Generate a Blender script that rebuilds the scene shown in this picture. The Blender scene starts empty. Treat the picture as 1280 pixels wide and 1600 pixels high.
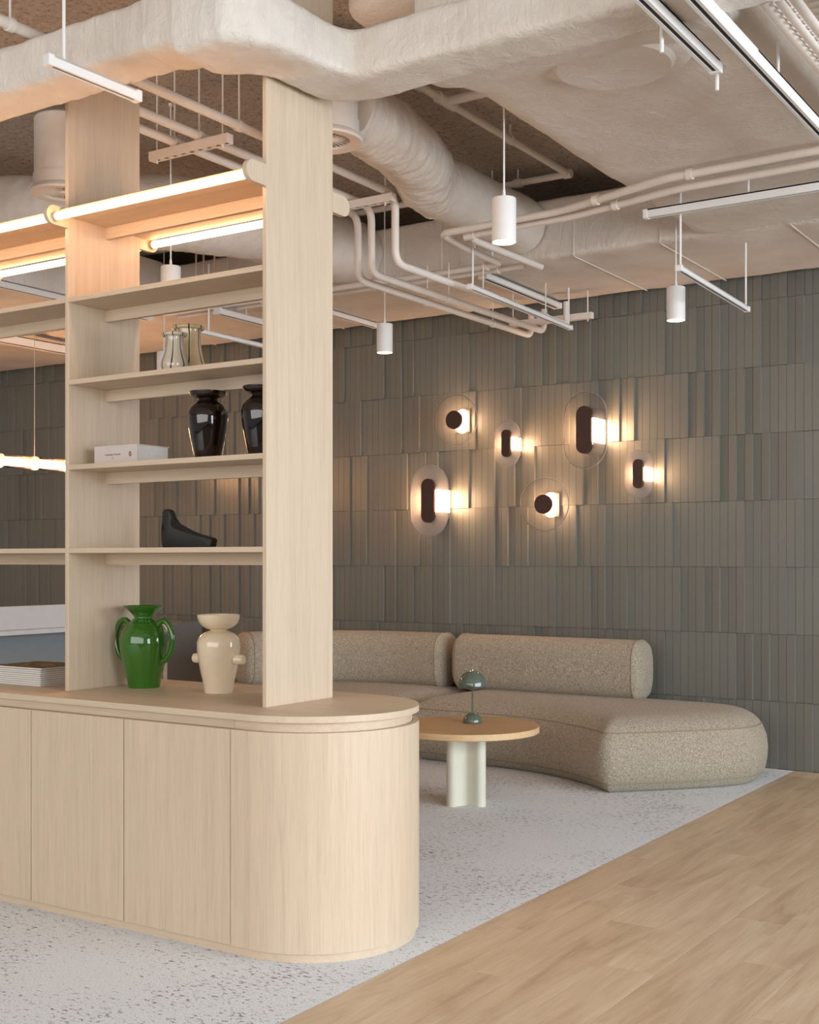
import bpy, bmesh, math, random
from mathutils import Vector, Matrix, noise
from mathutils.geometry import delaunay_2d_cdt
random.seed(7)
R = math.radians
scene = bpy.context.scene
C = scene.collection

# ------------------------------------------------------------------ camera, world, light, exposure
CAM_H = 1.30
cam_d = bpy.data.cameras.new('camera')
cam_d.sensor_fit = 'HORIZONTAL'; cam_d.sensor_width = 36.0
cam_d.lens = 36.0 * 1942.0 / 1280.0
cam_d.shift_y = 76.0 / 1280.0
cam_d.clip_start = 0.05; cam_d.clip_end = 100
cam = bpy.data.objects.new('camera', cam_d); C.objects.link(cam)
cam.location = (0, 0, CAM_H); cam.rotation_euler = (R(90), 0, R(33.17))
scene.camera = cam

world = bpy.data.worlds.new('world'); scene.world = world
world.use_nodes = True
wb = world.node_tree.nodes['Background']
wb.inputs['Color'].default_value = (0.86, 0.93, 1.0, 1); wb.inputs['Strength'].default_value = 0.30

def area(name, loc, target, sx, sy, power, col):
    d = bpy.data.lights.new(name, 'AREA'); d.shape = 'RECTANGLE'; d.size = sx; d.size_y = sy
    d.energy = power; d.color = col
    o = bpy.data.objects.new(name, d); C.objects.link(o); o.location = loc
    o.rotation_euler = (Vector(target) - Vector(loc)).to_track_quat('-Z', 'Y').to_euler()
    return o
# daylight of the window front to the right of the picture, and an added warm fill behind the camera
area('window_and_fill_light', (4.3, 3.6, 1.75), (-1.2, 4.4, -0.3), 8.0, 2.6, 590, (0.85, 0.925, 1.0))
area('window_and_fill_light', (-2.0, -3.8, 2.1), (-3.2, 3.0, 0.0), 9.0, 2.8, 285, (1.0, 0.965, 0.92))  # added fill, tinted warm like bounce off the wooden floor

vs = scene.view_settings
vs.view_transform = 'Standard'; vs.look = 'None'; vs.gamma = 1.0; vs.use_curve_mapping = False
vs.exposure = 0.0
scene.cycles.use_denoising = True
scene.cycles.max_bounces = 8
scene.cycles.sample_clamp_indirect = 6.0
scene.cycles.caustics_reflective = False; scene.cycles.caustics_refractive = False

# ------------------------------------------------------------------ materials
def lin(c):
    f = lambda v: v / 12.92 if v <= 0.04045 else ((v + 0.055) / 1.055) ** 2.4
    return tuple(f(v / 255.0) for v in c) + (1.0,)

class NT:
    def __init__(self, name):
        self.m = bpy.data.materials.new(name); self.m.use_nodes = True
        self.t = self.m.node_tree; self.b = self.t.nodes['Principled BSDF']; self.out = self.t.nodes['Material Output']
    def n(self, typ, **kw):
        o = self.t.nodes.new(typ)
        for k, v in kw.items(): setattr(o, k, v)
        return o
    def l(self, a, b): self.t.links.new(a, b)
    def coords(self, scale=(1, 1, 1), rnd=True, rot=(0, 0, 0)):
        tc = self.n('ShaderNodeTexCoord'); mp = self.n('ShaderNodeMapping')
        mp.inputs['Scale'].default_value = scale; mp.inputs['Rotation'].default_value = rot
        if rnd:
            oi = self.n('ShaderNodeObjectInfo'); mu = self.n('ShaderNodeMath', operation='MULTIPLY'); mu.inputs[1].default_value = 37.0
            self.l(oi.outputs['Random'], mu.inputs[0])
            ad = self.n('ShaderNodeVectorMath', operation='ADD')
            self.l(tc.outputs['Object'], ad.inputs[0]); self.l(mu.outputs[0], ad.inputs[1]); self.l(ad.outputs[0], mp.inputs['Vector'])
        else:
            self.l(tc.outputs['Object'], mp.inputs['Vector'])
        return mp.outputs['Vector']
    def noise(self, vec, scale, detail=4, rough=0.55, dist=0.0):
        o = self.n('ShaderNodeTexNoise'); o.inputs['Scale'].default_value = scale; o.inputs['Detail'].default_value = detail
        o.inputs['Roughness'].default_value = rough; o.inputs['Distortion'].default_value = dist
        self.l(vec, o.inputs['Vector']); return o.outputs['Fac']
    def ramp(self, fac, stops):
        o = self.n('ShaderNodeValToRGB'); e = o.color_ramp.elements
        e[0].position, e[0].color = stops[0][0], stops[0][1]
        e[1].position, e[1].color = stops[-1][0], stops[-1][1]
        for p, c in stops[1:-1]:
            x = e.new(p); x.color = c
        self.l(fac, o.inputs['Fac']); return o.outputs['Color']
    def mix(self, fac, a, b, blend='MIX'):
        o = self.n('ShaderNodeMix', data_type='RGBA', blend_type=blend)
        for s, v in ((0, fac), (6, a), (7, b)):
            if hasattr(v, 'is_linked'): self.l(v, o.inputs[s])
            else: o.inputs[s].default_value = v
        return o.outputs[2]
    def bump(self, h, strength, dist=0.01, prev=None):
        o = self.n('ShaderNodeBump'); o.inputs['Strength'].default_value = strength; o.inputs['Distance'].default_value = dist
        self.l(h, o.inputs['Height'])
        if prev: self.l(prev, o.inputs['Normal'])
        return o.outputs['Normal']
    def set(self, col=None, rough=None, normal=None, **kw):
        b = self.b
        if col is not None:
            if hasattr(col, 'is_linked'): self.l(col, b.inputs['Base Color'])
            else: b.inputs['Base Color'].default_value = col
        if rough is not None: b.inputs['Roughness'].default_value = rough
        if normal is not None: self.l(normal, b.inputs['Normal'])
        for k, v in kw.items(): b.inputs[k].default_value = v
        return self.m

def mat_plain(name, c, rough=0.5, spot=0.05, nscale=12.0, bump=0.0, **kw):
    t = NT(name); v = t.coords()
    a = lin(c); f = t.noise(v, nscale, 5)
    d = tuple(x * (1 - spot) for x in a[:3]) + (1,); u = tuple(min(1, x * (1 + spot)) for x in a[:3]) + (1,)
    col = t.ramp(f, [(0.3, d), (0.7, u)])
    nr = t.bump(f, bump, 0.004) if bump else None
    return t.set(col, rough, nr, **kw)

def mat_wood(name, c, axis, var=0.09, rough=0.5, streak=None):
    t = NT(name)
    s = [34.0, 34.0, 34.0]; s['xyz'.index(axis)] = 1.1
    v = t.coords(tuple(s))
    f1 = t.noise(v, 1.0, 6, 0.6, 0.8)
    s2 = [260.0] * 3; s2['xyz'.index(axis)] = 7.0
    f2 = t.noise(t.coords(tuple(s2)), 1.0, 3, 0.6)
    a = lin(c); st = lin(streak) if streak else tuple(x * (1 - 2.0 * var) for x in a[:3]) + (1,)
    lo = tuple(x * (1 - var) for x in a[:3]) + (1,); hi = tuple(min(1, x * (1 + var * 0.7)) for x in a[:3]) + (1,)
    col = t.ramp(f1, [(0.25, st), (0.42, lo), (0.55, a), (0.75, hi)])
    fine = t.ramp(f2, [(0.30, (0.86, 0.84, 0.82, 1)), (0.52, (1, 1, 1, 1))])
    col = t.mix(0.8, col, fine, 'MULTIPLY')
    nr = t.bump(f2, 0.12, 0.002)
    return t.set(col, rough, nr)

def mat_emit(name, col, strength):
    t = NT(name); e = t.n('ShaderNodeEmission'); e.inputs['Color'].default_value = col; e.inputs['Strength'].default_value = strength
    t.l(e.outputs[0], t.out.inputs['Surface']); return t.m

WOOD = (211, 191, 167)
M = {}
M['wood_z'] = mat_wood('pale_oak_upright', WOOD, 'z', 0.05)
M['wood_x'] = mat_wood('pale_oak_lengthwise', WOOD, 'x', 0.05)
M['oak_top'] = mat_wood('honey_oak', (205, 166, 120), 'x', 0.08, 0.42)
M['oak_edge'] = mat_wood('oak_edge', (226, 192, 146), 'x', 0.05, 0.45)
M['inside'] = mat_plain('carcass_board', (206, 186, 158), 0.6)
M['pipe'] = mat_plain('pipe_paint', (232, 222, 212), 0.5, 0.03, 20)
M['track'] = mat_plain('white_metal', (236, 234, 231), 0.4, 0.02)
M['slot'] = mat_plain('black_slot', (28, 27, 26), 0.6, 0.1)
M['steel'] = mat_plain('wire_steel', (196, 184, 172), 0.4, 0.05, 30, Metallic=0.4)
M['green'] = mat_plain('green_glaze', (48, 100, 24), 0.07, 0.05, 8, **{'Coat Weight': 0.6, 'Coat Roughness': 0.04})
M['cream'] = mat_plain('cream_glaze', (231, 214, 186), 0.12, 0.05, 14, **{'Coat Weight': 0.5, 'Coat Roughness': 0.05})
M['brown_glass'] = mat_plain('dark_brown_glass', (26, 12, 8), 0.05, 0.2, 6, **{'Coat Weight': 0.7, 'Coat Roughness': 0.03})
M['black'] = mat_plain('matt_black', (24, 25, 27), 0.55, 0.1, 30)
M['paper'] = mat_plain('paper_white', (226, 224, 218), 0.7, 0.03, 40)
M['book_cover'] = mat_plain('book_cover', (208, 200, 194), 0.55, 0.02)
M['mag_cover'] = mat_plain('magazine_cover', (168, 156, 150), 0.5, 0.25, 14)
M['red_ink'] = mat_plain('red_ink', (140, 66, 50), 0.6, 0.05)
M['emblem'] = mat_plain('brown_emblem', (126, 58, 34), 0.6, 0.05)
M['cap'] = mat_plain('dark_walnut', (62, 36, 28), 0.45, 0.15, 30)
M['lamp_green'] = mat_plain('sage_lacquer', (92, 106, 94), 0.12, 0.04, 8, **{'Coat Weight': 0.5, 'Coat Roughness': 0.05})
M['table_base'] = mat_plain('bone_lacquer', (226, 224, 206), 0.4, 0.02)
M['brass'] = mat_plain('pale_brass', (206, 190, 160), 0.3, 0.05, 20, Metallic=0.8)
M['grey_panel'] = mat_plain('pale_grey_laminate', (206, 204, 202), 0.45, 0.02)
M['blue_grey'] = mat_plain('blue_grey_laminate', (128, 134, 136), 0.5, 0.03)
M['locker'] = mat_plain('grey_locker_paint', (112, 112, 110), 0.45, 0.04)
M['shade_dark'] = mat_plain('shadow_gap_black', (30, 27, 24), 0.8, 0.1)
M['tube_glow'] = mat_emit('warm_tube', (1.0, 0.55, 0.26, 1), 18.0)
M['pendant_glow'] = mat_emit('warm_filament', (1.0, 0.50, 0.22, 1), 80.0)
M['spot_glow'] = mat_emit('warm_spot', (1.0, 0.72, 0.48, 1), 14.0)
M['sconce_glow'] = mat_emit('warm_sconce', (1.0, 0.58, 0.33, 1), 40.0)

def mat_acrylic(name, frost):
    t = NT(name)
    tr = t.n('ShaderNodeBsdfTransparent'); tr.inputs['Color'].default_value = (0.93, 0.92, 0.90, 1)
    gl = t.n('ShaderNodeBsdfGlossy'); gl.inputs['Roughness'].default_value = 0.06
    fr = t.n('ShaderNodeFresnel'); fr.inputs['IOR'].default_value = 1.42
    mx = t.n('ShaderNodeMixShader'); t.l(fr.outputs[0], mx.inputs[0]); t.l(tr.outputs[0], mx.inputs[1]); t.l(gl.outputs[0], mx.inputs[2])
    df = t.n('ShaderNodeBsdfDiffuse'); df.inputs['Color'].default_value = (0.75, 0.72, 0.72, 1)
    tl = t.n('ShaderNodeBsdfTranslucent'); tl.inputs['Color'].default_value = (0.75, 0.72, 0.72, 1)
    ad = t.n('ShaderNodeMixShader'); ad.inputs[0].default_value = 0.5; t.l(df.outputs[0], ad.inputs[1]); t.l(tl.outputs[0], ad.inputs[2])
    m2 = t.n('ShaderNodeMixShader'); m2.inputs[0].default_value = frost; t.l(mx.outputs[0], m2.inputs[1]); t.l(ad.outputs[0], m2.inputs[2])
    t.l(m2.outputs[0], t.out.inputs['Surface']); return t.m
M['clear'] = mat_acrylic('clear_acrylic', 0.05)
M['frost'] = mat_acrylic('milky_acrylic', 0.30)
M['glass_tube'] = mat_acrylic('glass_tube', 0.0)
M['rim'] = mat_acrylic('acrylic_edge', 0.55)

def mat_wrap():
    t = NT('painted_duct_wrap'); v = t.coords(rnd=False)
    big = t.noise(v, 3.0, 4); mid = t.noise(v, 11.0, 6, 0.6, 1.5)
    vs_ = t.coords((5, 5, 1.2), rnd=False); crease = t.noise(vs_, 7.0, 5, 0.65, 2.2)
    col = t.ramp(big, [(0.3, lin((220, 208, 196))), (0.7, lin((236, 229, 221)))])
    rg = t.n('ShaderNodeTexNoise', noise_type='RIDGED_MULTIFRACTAL'); rg.inputs['Scale'].default_value = 4.5; rg.inputs['Detail'].default_value = 5; rg.inputs['Distortion'].default_value = 1.2
    t.l(vs_, rg.inputs['Vector'])
    n1 = t.bump(mid, 0.5, 0.02); n2 = t.bump(crease, 0.5, 0.012, n1); n2 = t.bump(rg.outputs['Fac'], 0.22, 0.012, n2)
    return t.set(col, 0.62, n2)
M['wrap'] = mat_wrap()

def mat_flex():
    t = NT('flexible_duct_sleeve'); v = t.coords(rnd=False)
    f = t.noise(v, 16.0, 6, 0.6, 2.5); big = t.noise(v, 3.0, 3)
    col = t.ramp(big, [(0.3, lin((218, 204, 190))), (0.7, lin((236, 227, 217)))])
    return t.set(col, 0.6, t.bump(f, 0.45, 0.015))
M['flex'] = mat_flex()

def mat_slab():
    t = NT('sprayed_concrete'); v = t.coords(rnd=False)
    a = t.noise(v, 46.0, 6, 0.75); b = t.noise(v, 2.2, 3)
    col = t.ramp(a, [(0.33, lin((136, 116, 100))), (0.43, lin((222, 202, 184))), (0.60, lin((244, 229, 213)))])
    col = t.mix(0.5, col, t.ramp(b, [(0.3, (0.88, 0.86, 0.84, 1)), (0.7, (1, 1, 1, 1))]), 'MULTIPLY')
    return t.set(col, 0.95, t.bump(a, 1.0, 0.03))
M['slab'] = mat_slab()

def mat_tile():
    t = NT('sage_grey_tile'); oi = t.n('ShaderNodeObjectInfo')
    ge = t.n('ShaderNodeNewGeometry')
    col = t.ramp(ge.outputs['Random Per Island'], [(0.0, lin((112, 112, 105))), (1.0, lin((118, 118, 110)))])
    col2 = t.ramp(oi.outputs['Random'], [(0.0, (0.95, 0.95, 0.95, 1)), (1.0, (1, 1, 1, 1))])
    col = t.mix(1.0, col, col2, 'MULTIPLY')
    f = t.noise(t.coords(), 9.0, 3)
    return t.set(col, 0.34, t.bump(f, 0.06, 0.004))
M['tile'] = mat_tile()
M['grout'] = mat_plain('dark_grout', (70, 68, 62), 0.9, 0.1)

def mat_carpet():
    t = NT('flecked_carpet'); v = t.coords(rnd=False)
    pile = t.noise(v, 170.0, 4, 0.7); big = t.noise(v, 1.6, 4, 0.6)
    fv = t.coords((42, 84, 40), rnd=False, rot=(0, 0, R(8))); fl = t.noise(fv, 1.0, 5, 0.62, 0.6)
    base = t.ramp(pile, [(0.25, lin((172, 175, 178))), (0.5, lin((220, 223, 226))), (0.75, lin((243, 245, 247)))])
    th = t.n('ShaderNodeMath', operation='MULTIPLY_ADD'); th.inputs[1].default_value = 0.34; th.inputs[2].default_value = -0.17
    t.l(big, th.inputs[0])
    ad = t.n('ShaderNodeMath', operation='ADD'); t.l(fl, ad.inputs[0]); t.l(th.outputs[0], ad.inputs[1])
    mask = t.ramp(ad.outputs[0], [(0.572, (0, 0, 0, 1)), (0.65, (1, 1, 1, 1))])
    hue = t.noise(v, 9.0, 2); fc = t.ramp(hue, [(0.35, lin((104, 90, 84))), (0.65, lin((124, 114, 108)))])
    col = t.mix(mask, base, fc)
    return t.set(col, 0.95, t.bump(pile, 0.6, 0.006), **{'Sheen Weight': 0.2})
M['carpet'] = mat_carpet()

def mat_boucle():
    t = NT('boucle_fabric'); v = t.coords(rnd=False)
    f = t.noise(v, 150.0, 4, 0.7); w = t.noise(t.coords((1, 1, 0.35), rnd=False), 260.0, 2, 0.6); b = t.noise(v, 2.5, 3)
    col = t.ramp(f, [(0.30, lin((108, 97, 80))), (0.47, lin((164, 152, 132))), (0.59, lin((186, 175, 156))), (0.72, lin((232, 224, 208)))])
    col = t.mix(0.35, col, t.ramp(w, [(0.35, (0.72, 0.70, 0.66, 1)), (0.6, (1, 1, 1, 1))]), 'MULTIPLY')
    return t.set(col, 0.95, t.bump(f, 0.7, 0.006), **{'Sheen Weight': 0.15})
M['boucle'] = mat_boucle()
M['piping'] = mat_plain('boucle_piping', (150, 135, 112), 0.95, 0.1, 120)

def mat_plank():
    t = NT('oak_plank'); v = t.coords((9.0, 0.9, 9.0))
    f = t.noise(v, 1.0, 6, 0.62, 1.2)
    f2 = t.noise(t.coords((90, 4, 40)), 1.0, 4, 0.6)
    k = t.noise(t.coords((5.5, 2.2, 5)), 1.0, 3, 0.5, 1.0)
    col = t.ramp(f, [(0.28, lin((184, 156, 126))), (0.45, lin((204, 179, 149))), (0.6, lin((214, 191, 162))), (0.78, lin((224, 205, 178)))])
    col = t.mix(0.7, col, t.ramp(f2, [(0.3, (0.86, 0.83, 0.80, 1)), (0.55, (1, 1, 1, 1))]), 'MULTIPLY')
    col = t.mix(0.8, col, t.ramp(k, [(0.25, (0.80, 0.75, 0.70, 1)), (0.42, (1, 1, 1, 1))]), 'MULTIPLY')
    oi = t.n('ShaderNodeObjectInfo')
    col = t.mix(1.0, col, t.ramp(oi.outputs['Random'], [(0.0, (0.95, 0.94, 0.93, 1)), (1.0, (1, 1, 1, 1))]), 'MULTIPLY')
    return t.set(col, 0.42, t.bump(f2, 0.08, 0.002))
M['plank'] = mat_plank()

def mat_striped(name, base, n, phase, width):
    t = NT(name); tc = t.n('ShaderNodeTexCoord'); sp = t.n('ShaderNodeSeparateXYZ'); t.l(tc.outputs['Object'], sp.inputs[0])
    at = t.n('ShaderNodeMath', operation='ARCTAN2'); t.l(sp.outputs['Y'], at.inputs[0]); t.l(sp.outputs['X'], at.inputs[1])
    wob = t.noise(tc.outputs['Object'], 9.0, 2)
    m0 = t.n('ShaderNodeMath', operation='MULTIPLY_ADD'); t.l(wob, m0.inputs[0]); m0.inputs[1].default_value = 0.5; t.l(at.outputs[0], m0.inputs[2])
    m1 = t.n('ShaderNodeMath', operation='MULTIPLY_ADD'); t.l(m0.outputs[0], m1.inputs[0]); m1.inputs[1].default_value = n / (2 * math.pi); m1.inputs[2].default_value = phase
    fr = t.n('ShaderNodeMath', operation='FRACT'); t.l(m1.outputs[0], fr.inputs[0])
    s1 = t.n('ShaderNodeMath', operation='SUBTRACT'); t.l(fr.outputs[0], s1.inputs[0]); s1.inputs[1].default_value = 0.5
    ab = t.n('ShaderNodeMath', operation='ABSOLUTE'); t.l(s1.outputs[0], ab.inputs[0])
    cl = t.noise(tc.outputs['Object'], 22.0, 4)
    bc = t.ramp(cl, [(0.3, tuple(x * 0.86 for x in lin(base)[:3]) + (1,)), (0.7, lin(base))])
    mask = t.ramp(ab.outputs[0], [(width * 0.85, (1, 1, 1, 1)), (width * 1.15, (0, 0, 0, 1))])
    col = t.mix(mask, bc, lin((20, 18, 17)))
    return t.set(col, 0.12, **{'Coat Weight': 0.5, 'Coat Roughness': 0.05})
M['stripe_grey'] = mat_striped('pearl_striped_glass', (206, 196, 176), 7, 0.35, 0.055)
M['stripe_cream'] = mat_striped('cream_striped_glass', (214, 190, 152), 7, 0.1, 0.045)

def mat_cover_photo():
    t = NT('magazine_cover_print'); v = t.coords()
    f = t.noise(v, 26.0, 5, 0.7, 1.0)
    col = t.ramp(f, [(0.3, lin((42, 36, 22))), (0.5, lin((92, 78, 52))), (0.62, lin((140, 126, 96))), (0.75, lin((62, 66, 30)))])
    return t.set(col, 0.7, **{'Specular IOR Level': 0.15})
M['cover_photo'] = mat_cover_photo()

# ------------------------------------------------------------------ helpers
def smooth_sharp(bm, ang=0.6):
    bm.normal_update()
    for f in bm.faces: f.smooth = True
    for e in bm.edges:
        if len(e.link_faces) == 2 and e.calc_face_angle(0.0) > ang: e.smooth = False

def link(name, bm, m, parent=None, origin=(0, 0, 0), ang=0.6, local=False):
    """one mesh object; geometry written in world coordinates is stored relative to origin"""
    if not local: bmesh.ops.translate(bm, verts=bm.verts, vec=-Vector(origin))
    bmesh.ops.recalc_face_normals(bm, faces=bm.faces)
    smooth_sharp(bm, ang)
    me = bpy.data.meshes.new(name); bm.to_mesh(me); bm.free()
    if m is not None: me.materials.append(m)
    o = bpy.data.objects.new(name, me); C.objects.link(o)
    if parent is not None: o.parent = parent
    else: o.location = origin
    return o

def tag(o, label, cat, group=None, kind=None):
    if label: o['label'] = label
    if cat: o['category'] = cat
    if group: o['group'] = group
    if kind: o['kind'] = kind
    return o

class Thing:
    def __init__(self, name, label, cat, loc, group=None, rz=0.0):
        self.o = bpy.data.objects.new(name, None); C.objects.link(self.o)
        self.o.empty_display_size = 0.1
        self.o.location = loc; self.o.rotation_euler = (0, 0, rz); self.loc = Vector(loc)
        tag(self.o, label, cat, group)
    def part(self, name, bm, m, parent=None, local=False, ang=0.6, label=None, kind=None):
        o = link(name, bm, m, parent or self.o, self.loc, ang, local)
        if label: o['label'] = label
        if kind: o['kind'] = kind
        return o

def single(name, bm, m, label, cat, origin, group=None, ang=0.6):
    return tag(link(name, bm, m, None, origin, ang), label, cat, group)

def structure(name, bm, m, origin=(0, 0, 0)):
    o = link(name, bm, m, None, origin); o['kind'] = 'structure'; return o

def box(bm, x0, x1, y0, y1, z0, z1, bev=0.0, seg=2):
    r = bmesh.ops.create_cube(bm, size=1.0)
    vs_ = r['verts']
    bmesh.ops.scale(bm, vec=(x1 - x0, y1 - y0, z1 - z0), verts=vs_)
    bmesh.ops.translate(bm, vec=((x0 + x1) / 2, (y0 + y1) / 2, (z0 + z1) / 2), verts=vs_)
    if bev > 0:
        es = list({e for v in vs_ for e in v.link_edges})
        bmesh.ops.bevel(bm, geom=es, offset=bev, segments=seg, profile=0.5, affect='EDGES')
    return bm
def B(*a, **k): return box(bmesh.new(), *a, **k)

def loft(bm, rings, caps=True, closed=True):
    vr = [[bm.verts.new(p) for p in r] for r in rings]
    n = len(rings[0])
    for a, b in zip(vr[:-1], vr[1:]):
        for i in range(n if closed else n - 1):
            j = (i + 1) % n
            bm.faces.new((a[i], a[j], b[j], b[i]))
    if caps and closed:
        bm.faces.new(vr[0]); bm.faces.new(vr[-1])
    return vr

def lathe(bm, prof, seg=48, cx=0, cy=0, cz=0, axis='z', hoop=False):
    """profile list of (r, h); r == 0 closes to a point"""
    rings = []
    for r, h in prof:
        ring = []
        for i in range(seg):
            a = 2 * math.pi * i / seg
            if axis == 'z': p = (cx + r * math.cos(a), cy + r * math.sin(a), cz + h)
            else: p = (cx + r * math.cos(a), cy - h, cz + r * math.sin(a))
            ring.append(p)
        rings.append(ring)
    vr = []
    for (r, h), ring in zip(prof, rings):
        if r <= 1e-6:
            p = (cx, cy, cz + h) if axis == 'z' else (cx, cy - h, cz)
            vr.append([bm.verts.new(p)])
        else: vr.append([bm.verts.new(p) for p in ring])
    for a, b in zip(vr[:-1], vr[1:]):
        for i in range(seg):
            j = (i + 1) % seg
            if len(a) == 1 and len(b) == 1: continue
            if len(a) == 1: bm.faces.new((a[0], b[i], b[j]))
            elif len(b) == 1: bm.faces.new((a[i], a[j], b[0]))
            else: bm.faces.new((a[i], a[j], b[j], b[i]))
    if hoop:
        a, b = vr[-1], vr[0]
        for i in range(seg): bm.faces.new((a[i], a[(i + 1) % seg], b[(i + 1) % seg], b[i]))
    else:
        if len(vr[0]) > 1: bm.faces.new(vr[0])
        if len(vr[-1]) > 1: bm.faces.new(vr[-1])
    return bm

def crom(pts, n=8, closed=False):
    P = [Vector(p) for p in pts]; out = []
    N = len(P)
    for i in range(N if closed else N - 1):
        if closed: p0, p1, p2, p3 = P[(i - 1) % N], P[i], P[(i + 1) % N], P[(i + 2) % N]
        else: p0, p1, p2, p3 = P[max(i - 1, 0)], P[i], P[i + 1], P[min(i + 2, N - 1)]
        for k in range(n):
            t = k / n
            out.append(0.5 * ((2 * p1) + (p2 - p0) * t + (2 * p0 - 5 * p1 + 4 * p2 - p3) * t * t + (3 * p1 - p0 - 3 * p2 + p3) * t ** 3))
    if not closed: out.append(P[-1])
    return out

def fillet(pts, rad, n=6):
    P = [Vector(p) for p in pts]; out = [P[0]]
    for i in range(1, len(P) - 1):
        a, b, c = P[i - 1], P[i], P[i + 1]
        d1 = (a - b); d2 = (c - b)
        r = min(rad, d1.length * 0.45, d2.length * 0.45)
        p1 = b + d1.normalized() * r; p2 = b + d2.normalized() * r
        for k in range(n + 1):
            t = k / n
            out.append((1 - t) ** 2 * p1 + 2 * t * (1 - t) * b + t * t * p2)
    out.append(P[-1]); return out

def sweep(bm, path, rad, seg=12, caps=True, rfun=None):
    P = [Vector(p) for p in path]; rings = []
    up = None
    for i, p in enumerate(P):
        t = (P[min(i + 1, len(P) - 1)] - P[max(i - 1, 0)]).normalized()
        if up is None:
            up = Vector((0, 0, 1)) if abs(t.z) < 0.9 else Vector((1, 0, 0))
        s = t.cross(up).normalized(); up = s.cross(t).normalized()
        ring = []
        for k in range(seg):
            a = 2 * math.pi * k / seg
            r = rad if rfun is None else rfun(i, a, p)
            ring.append(p + (s * math.cos(a) + up * math.sin(a)) * r)
        rings.append(ring)
    loft(bm, rings, caps); return bm
def S(path, rad, seg=12, **k): return sweep(bmesh.new(), path, rad, seg, **k)

def prism(bm, poly, z0, z1, bev=0.0, seg=2):
    vb = [bm.verts.new((x, y, z0)) for x, y in poly]; vt = [bm.verts.new((x, y, z1)) for x, y in poly]
    n = len(poly)
    for i in range(n): bm.faces.new((vb[i], vb[(i + 1) % n], vt[(i + 1) % n], vt[i]))
    ft = bm.faces.new(vt); fb = bm.faces.new(vb[::-1])
    if bev: bmesh.ops.bevel(bm, geom=list(ft.edges) + list(fb.edges), offset=bev, segments=seg, profile=0.5, affect='EDGES')
    return bm

def supell(a, b, n, cnt):
    out = []
    for i in range(cnt):
        t = 2 * math.pi * i / cnt; c, s = math.cos(t), math.sin(t)
        out.append((a * math.copysign(abs(c) ** (2 / n), c), b * math.copysign(abs(s) ** (2 / n), s)))
    return out

def copy_tree(o, loc, label, group=None, parent=None):
    c = o.copy(); C.objects.link(c)
    if parent is None: c.location = loc; c['label'] = label
    else: c.parent = parent
    for ch in list(o.children): copy_tree(ch, None, None, None, c)
    return c

# ------------------------------------------------------------------ room shell
YW = 7.77                       # back wall
XC = -2.216                     # edge between carpet and planks
ZS = 3.60                       # underside of the slab
structure('ceiling', B(-12, 5.0, -4.5, 8.2, ZS, ZS + 0.2), M['slab'])
fl = structure('floor', B(-12, 5.0, -4.5, 8.2, -0.12, -0.012), M['grout'])
wall = structure('wall_back', B(-12, 5.0, YW + 0.006, YW + 0.2, -0.012, ZS), M['grout'])
structure('wall_left', B(-12.2, -12, -4.5, 8.2, -0.012, ZS), M['grey_panel'])
tag(link('carpet', B(-11.9, XC - 0.002, -4.0, YW - 0.03, -0.0118, 0.0), M['carpet'], None, (-6, 3, 0)),
    'pale grey carpet with scattered brown flecks covering the floor under the sofa', 'carpet')

# oak planks, one object each
PW, PL = 0.182, 1.22
plank_mesh = None
pi_ = 0
for r in range(14):
    x0 = XC + r * PW
    off = (r * 0.47) % PL
    y = -1.0 - off
    while y < YW - 0.03:
        y1 = min(y + PL, YW - 0.03)
        full = abs(y1 - y - PL) < 1e-4
        if y1 > 1.6:
            if full and plank_mesh is not None:
                o = bpy.data.objects.new('plank', plank_mesh); C.objects.link(o); o.parent = fl
            else:
                bm = B(0.0006, PW - 0.0006, 0.0006, (y1 - y) - 0.0006, -0.0119, 0.0, bev=0.0008, seg=1)
                o = link('plank', bm, M['plank'], fl, local=True)
                if full: plank_mesh = o.data
            o.location = (x0, y, 0)
        y += PL

# wall tiles: slim upright tiles in straight rows, some proud of their neighbours
TW, TH, TT, PROUD = 0.0532, 0.42, 0.040, 0.0180
bm = bmesh.new(); box(bm, 0.0009, TW - 0.0009, 0, TT, 0.0008, TH - 0.0008)
bm.faces.ensure_lookup_table()
tile_src = link('tile', bm, M['tile'], wall, local=True)
tile_mesh = tile_src.data
tiles = []
rng = random.Random(21)
nx = int((10.4 - 1.2) / TW)
for row in range(8):
    i = 0
    while i < nx:
        n_run = rng.choice((2, 2, 3, 3, 4, 5, 7, 9))
        for k in range(n_run):                     # walking from right to left: proud at its right end, easing back
            if i >= nx: break
            tiles.append((-1.2 - (i + 1) * TW, row, (1.0 - (k + 1) / n_run, n_run)))
            i += 1
def tile_rank(t):
    X, row, l = t
    if X > -2.0 - (0.16 if row > 4 else 0) or row > 6: return -99
    hid = 2.0 if (row == 0 and X < -2.35) or (row == 1 and X < -3.1) else 0
    return X - hid
order = sorted(tiles, key=tile_rank, reverse=True)
first = True
for X, row, l in order[:298]:
    if first: o = tile_src; first = False
    else:
        o = bpy.data.objects.new('tile', tile_mesh); C.objects.link(o); o.parent = wall
    o.location = (X, YW - 0.010 - PROUD * l[0], row * TH); o.rotation_euler = (0, 0, -math.asin(PROUD / (l[1] * TW)))
bm = bmesh.new()
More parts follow.
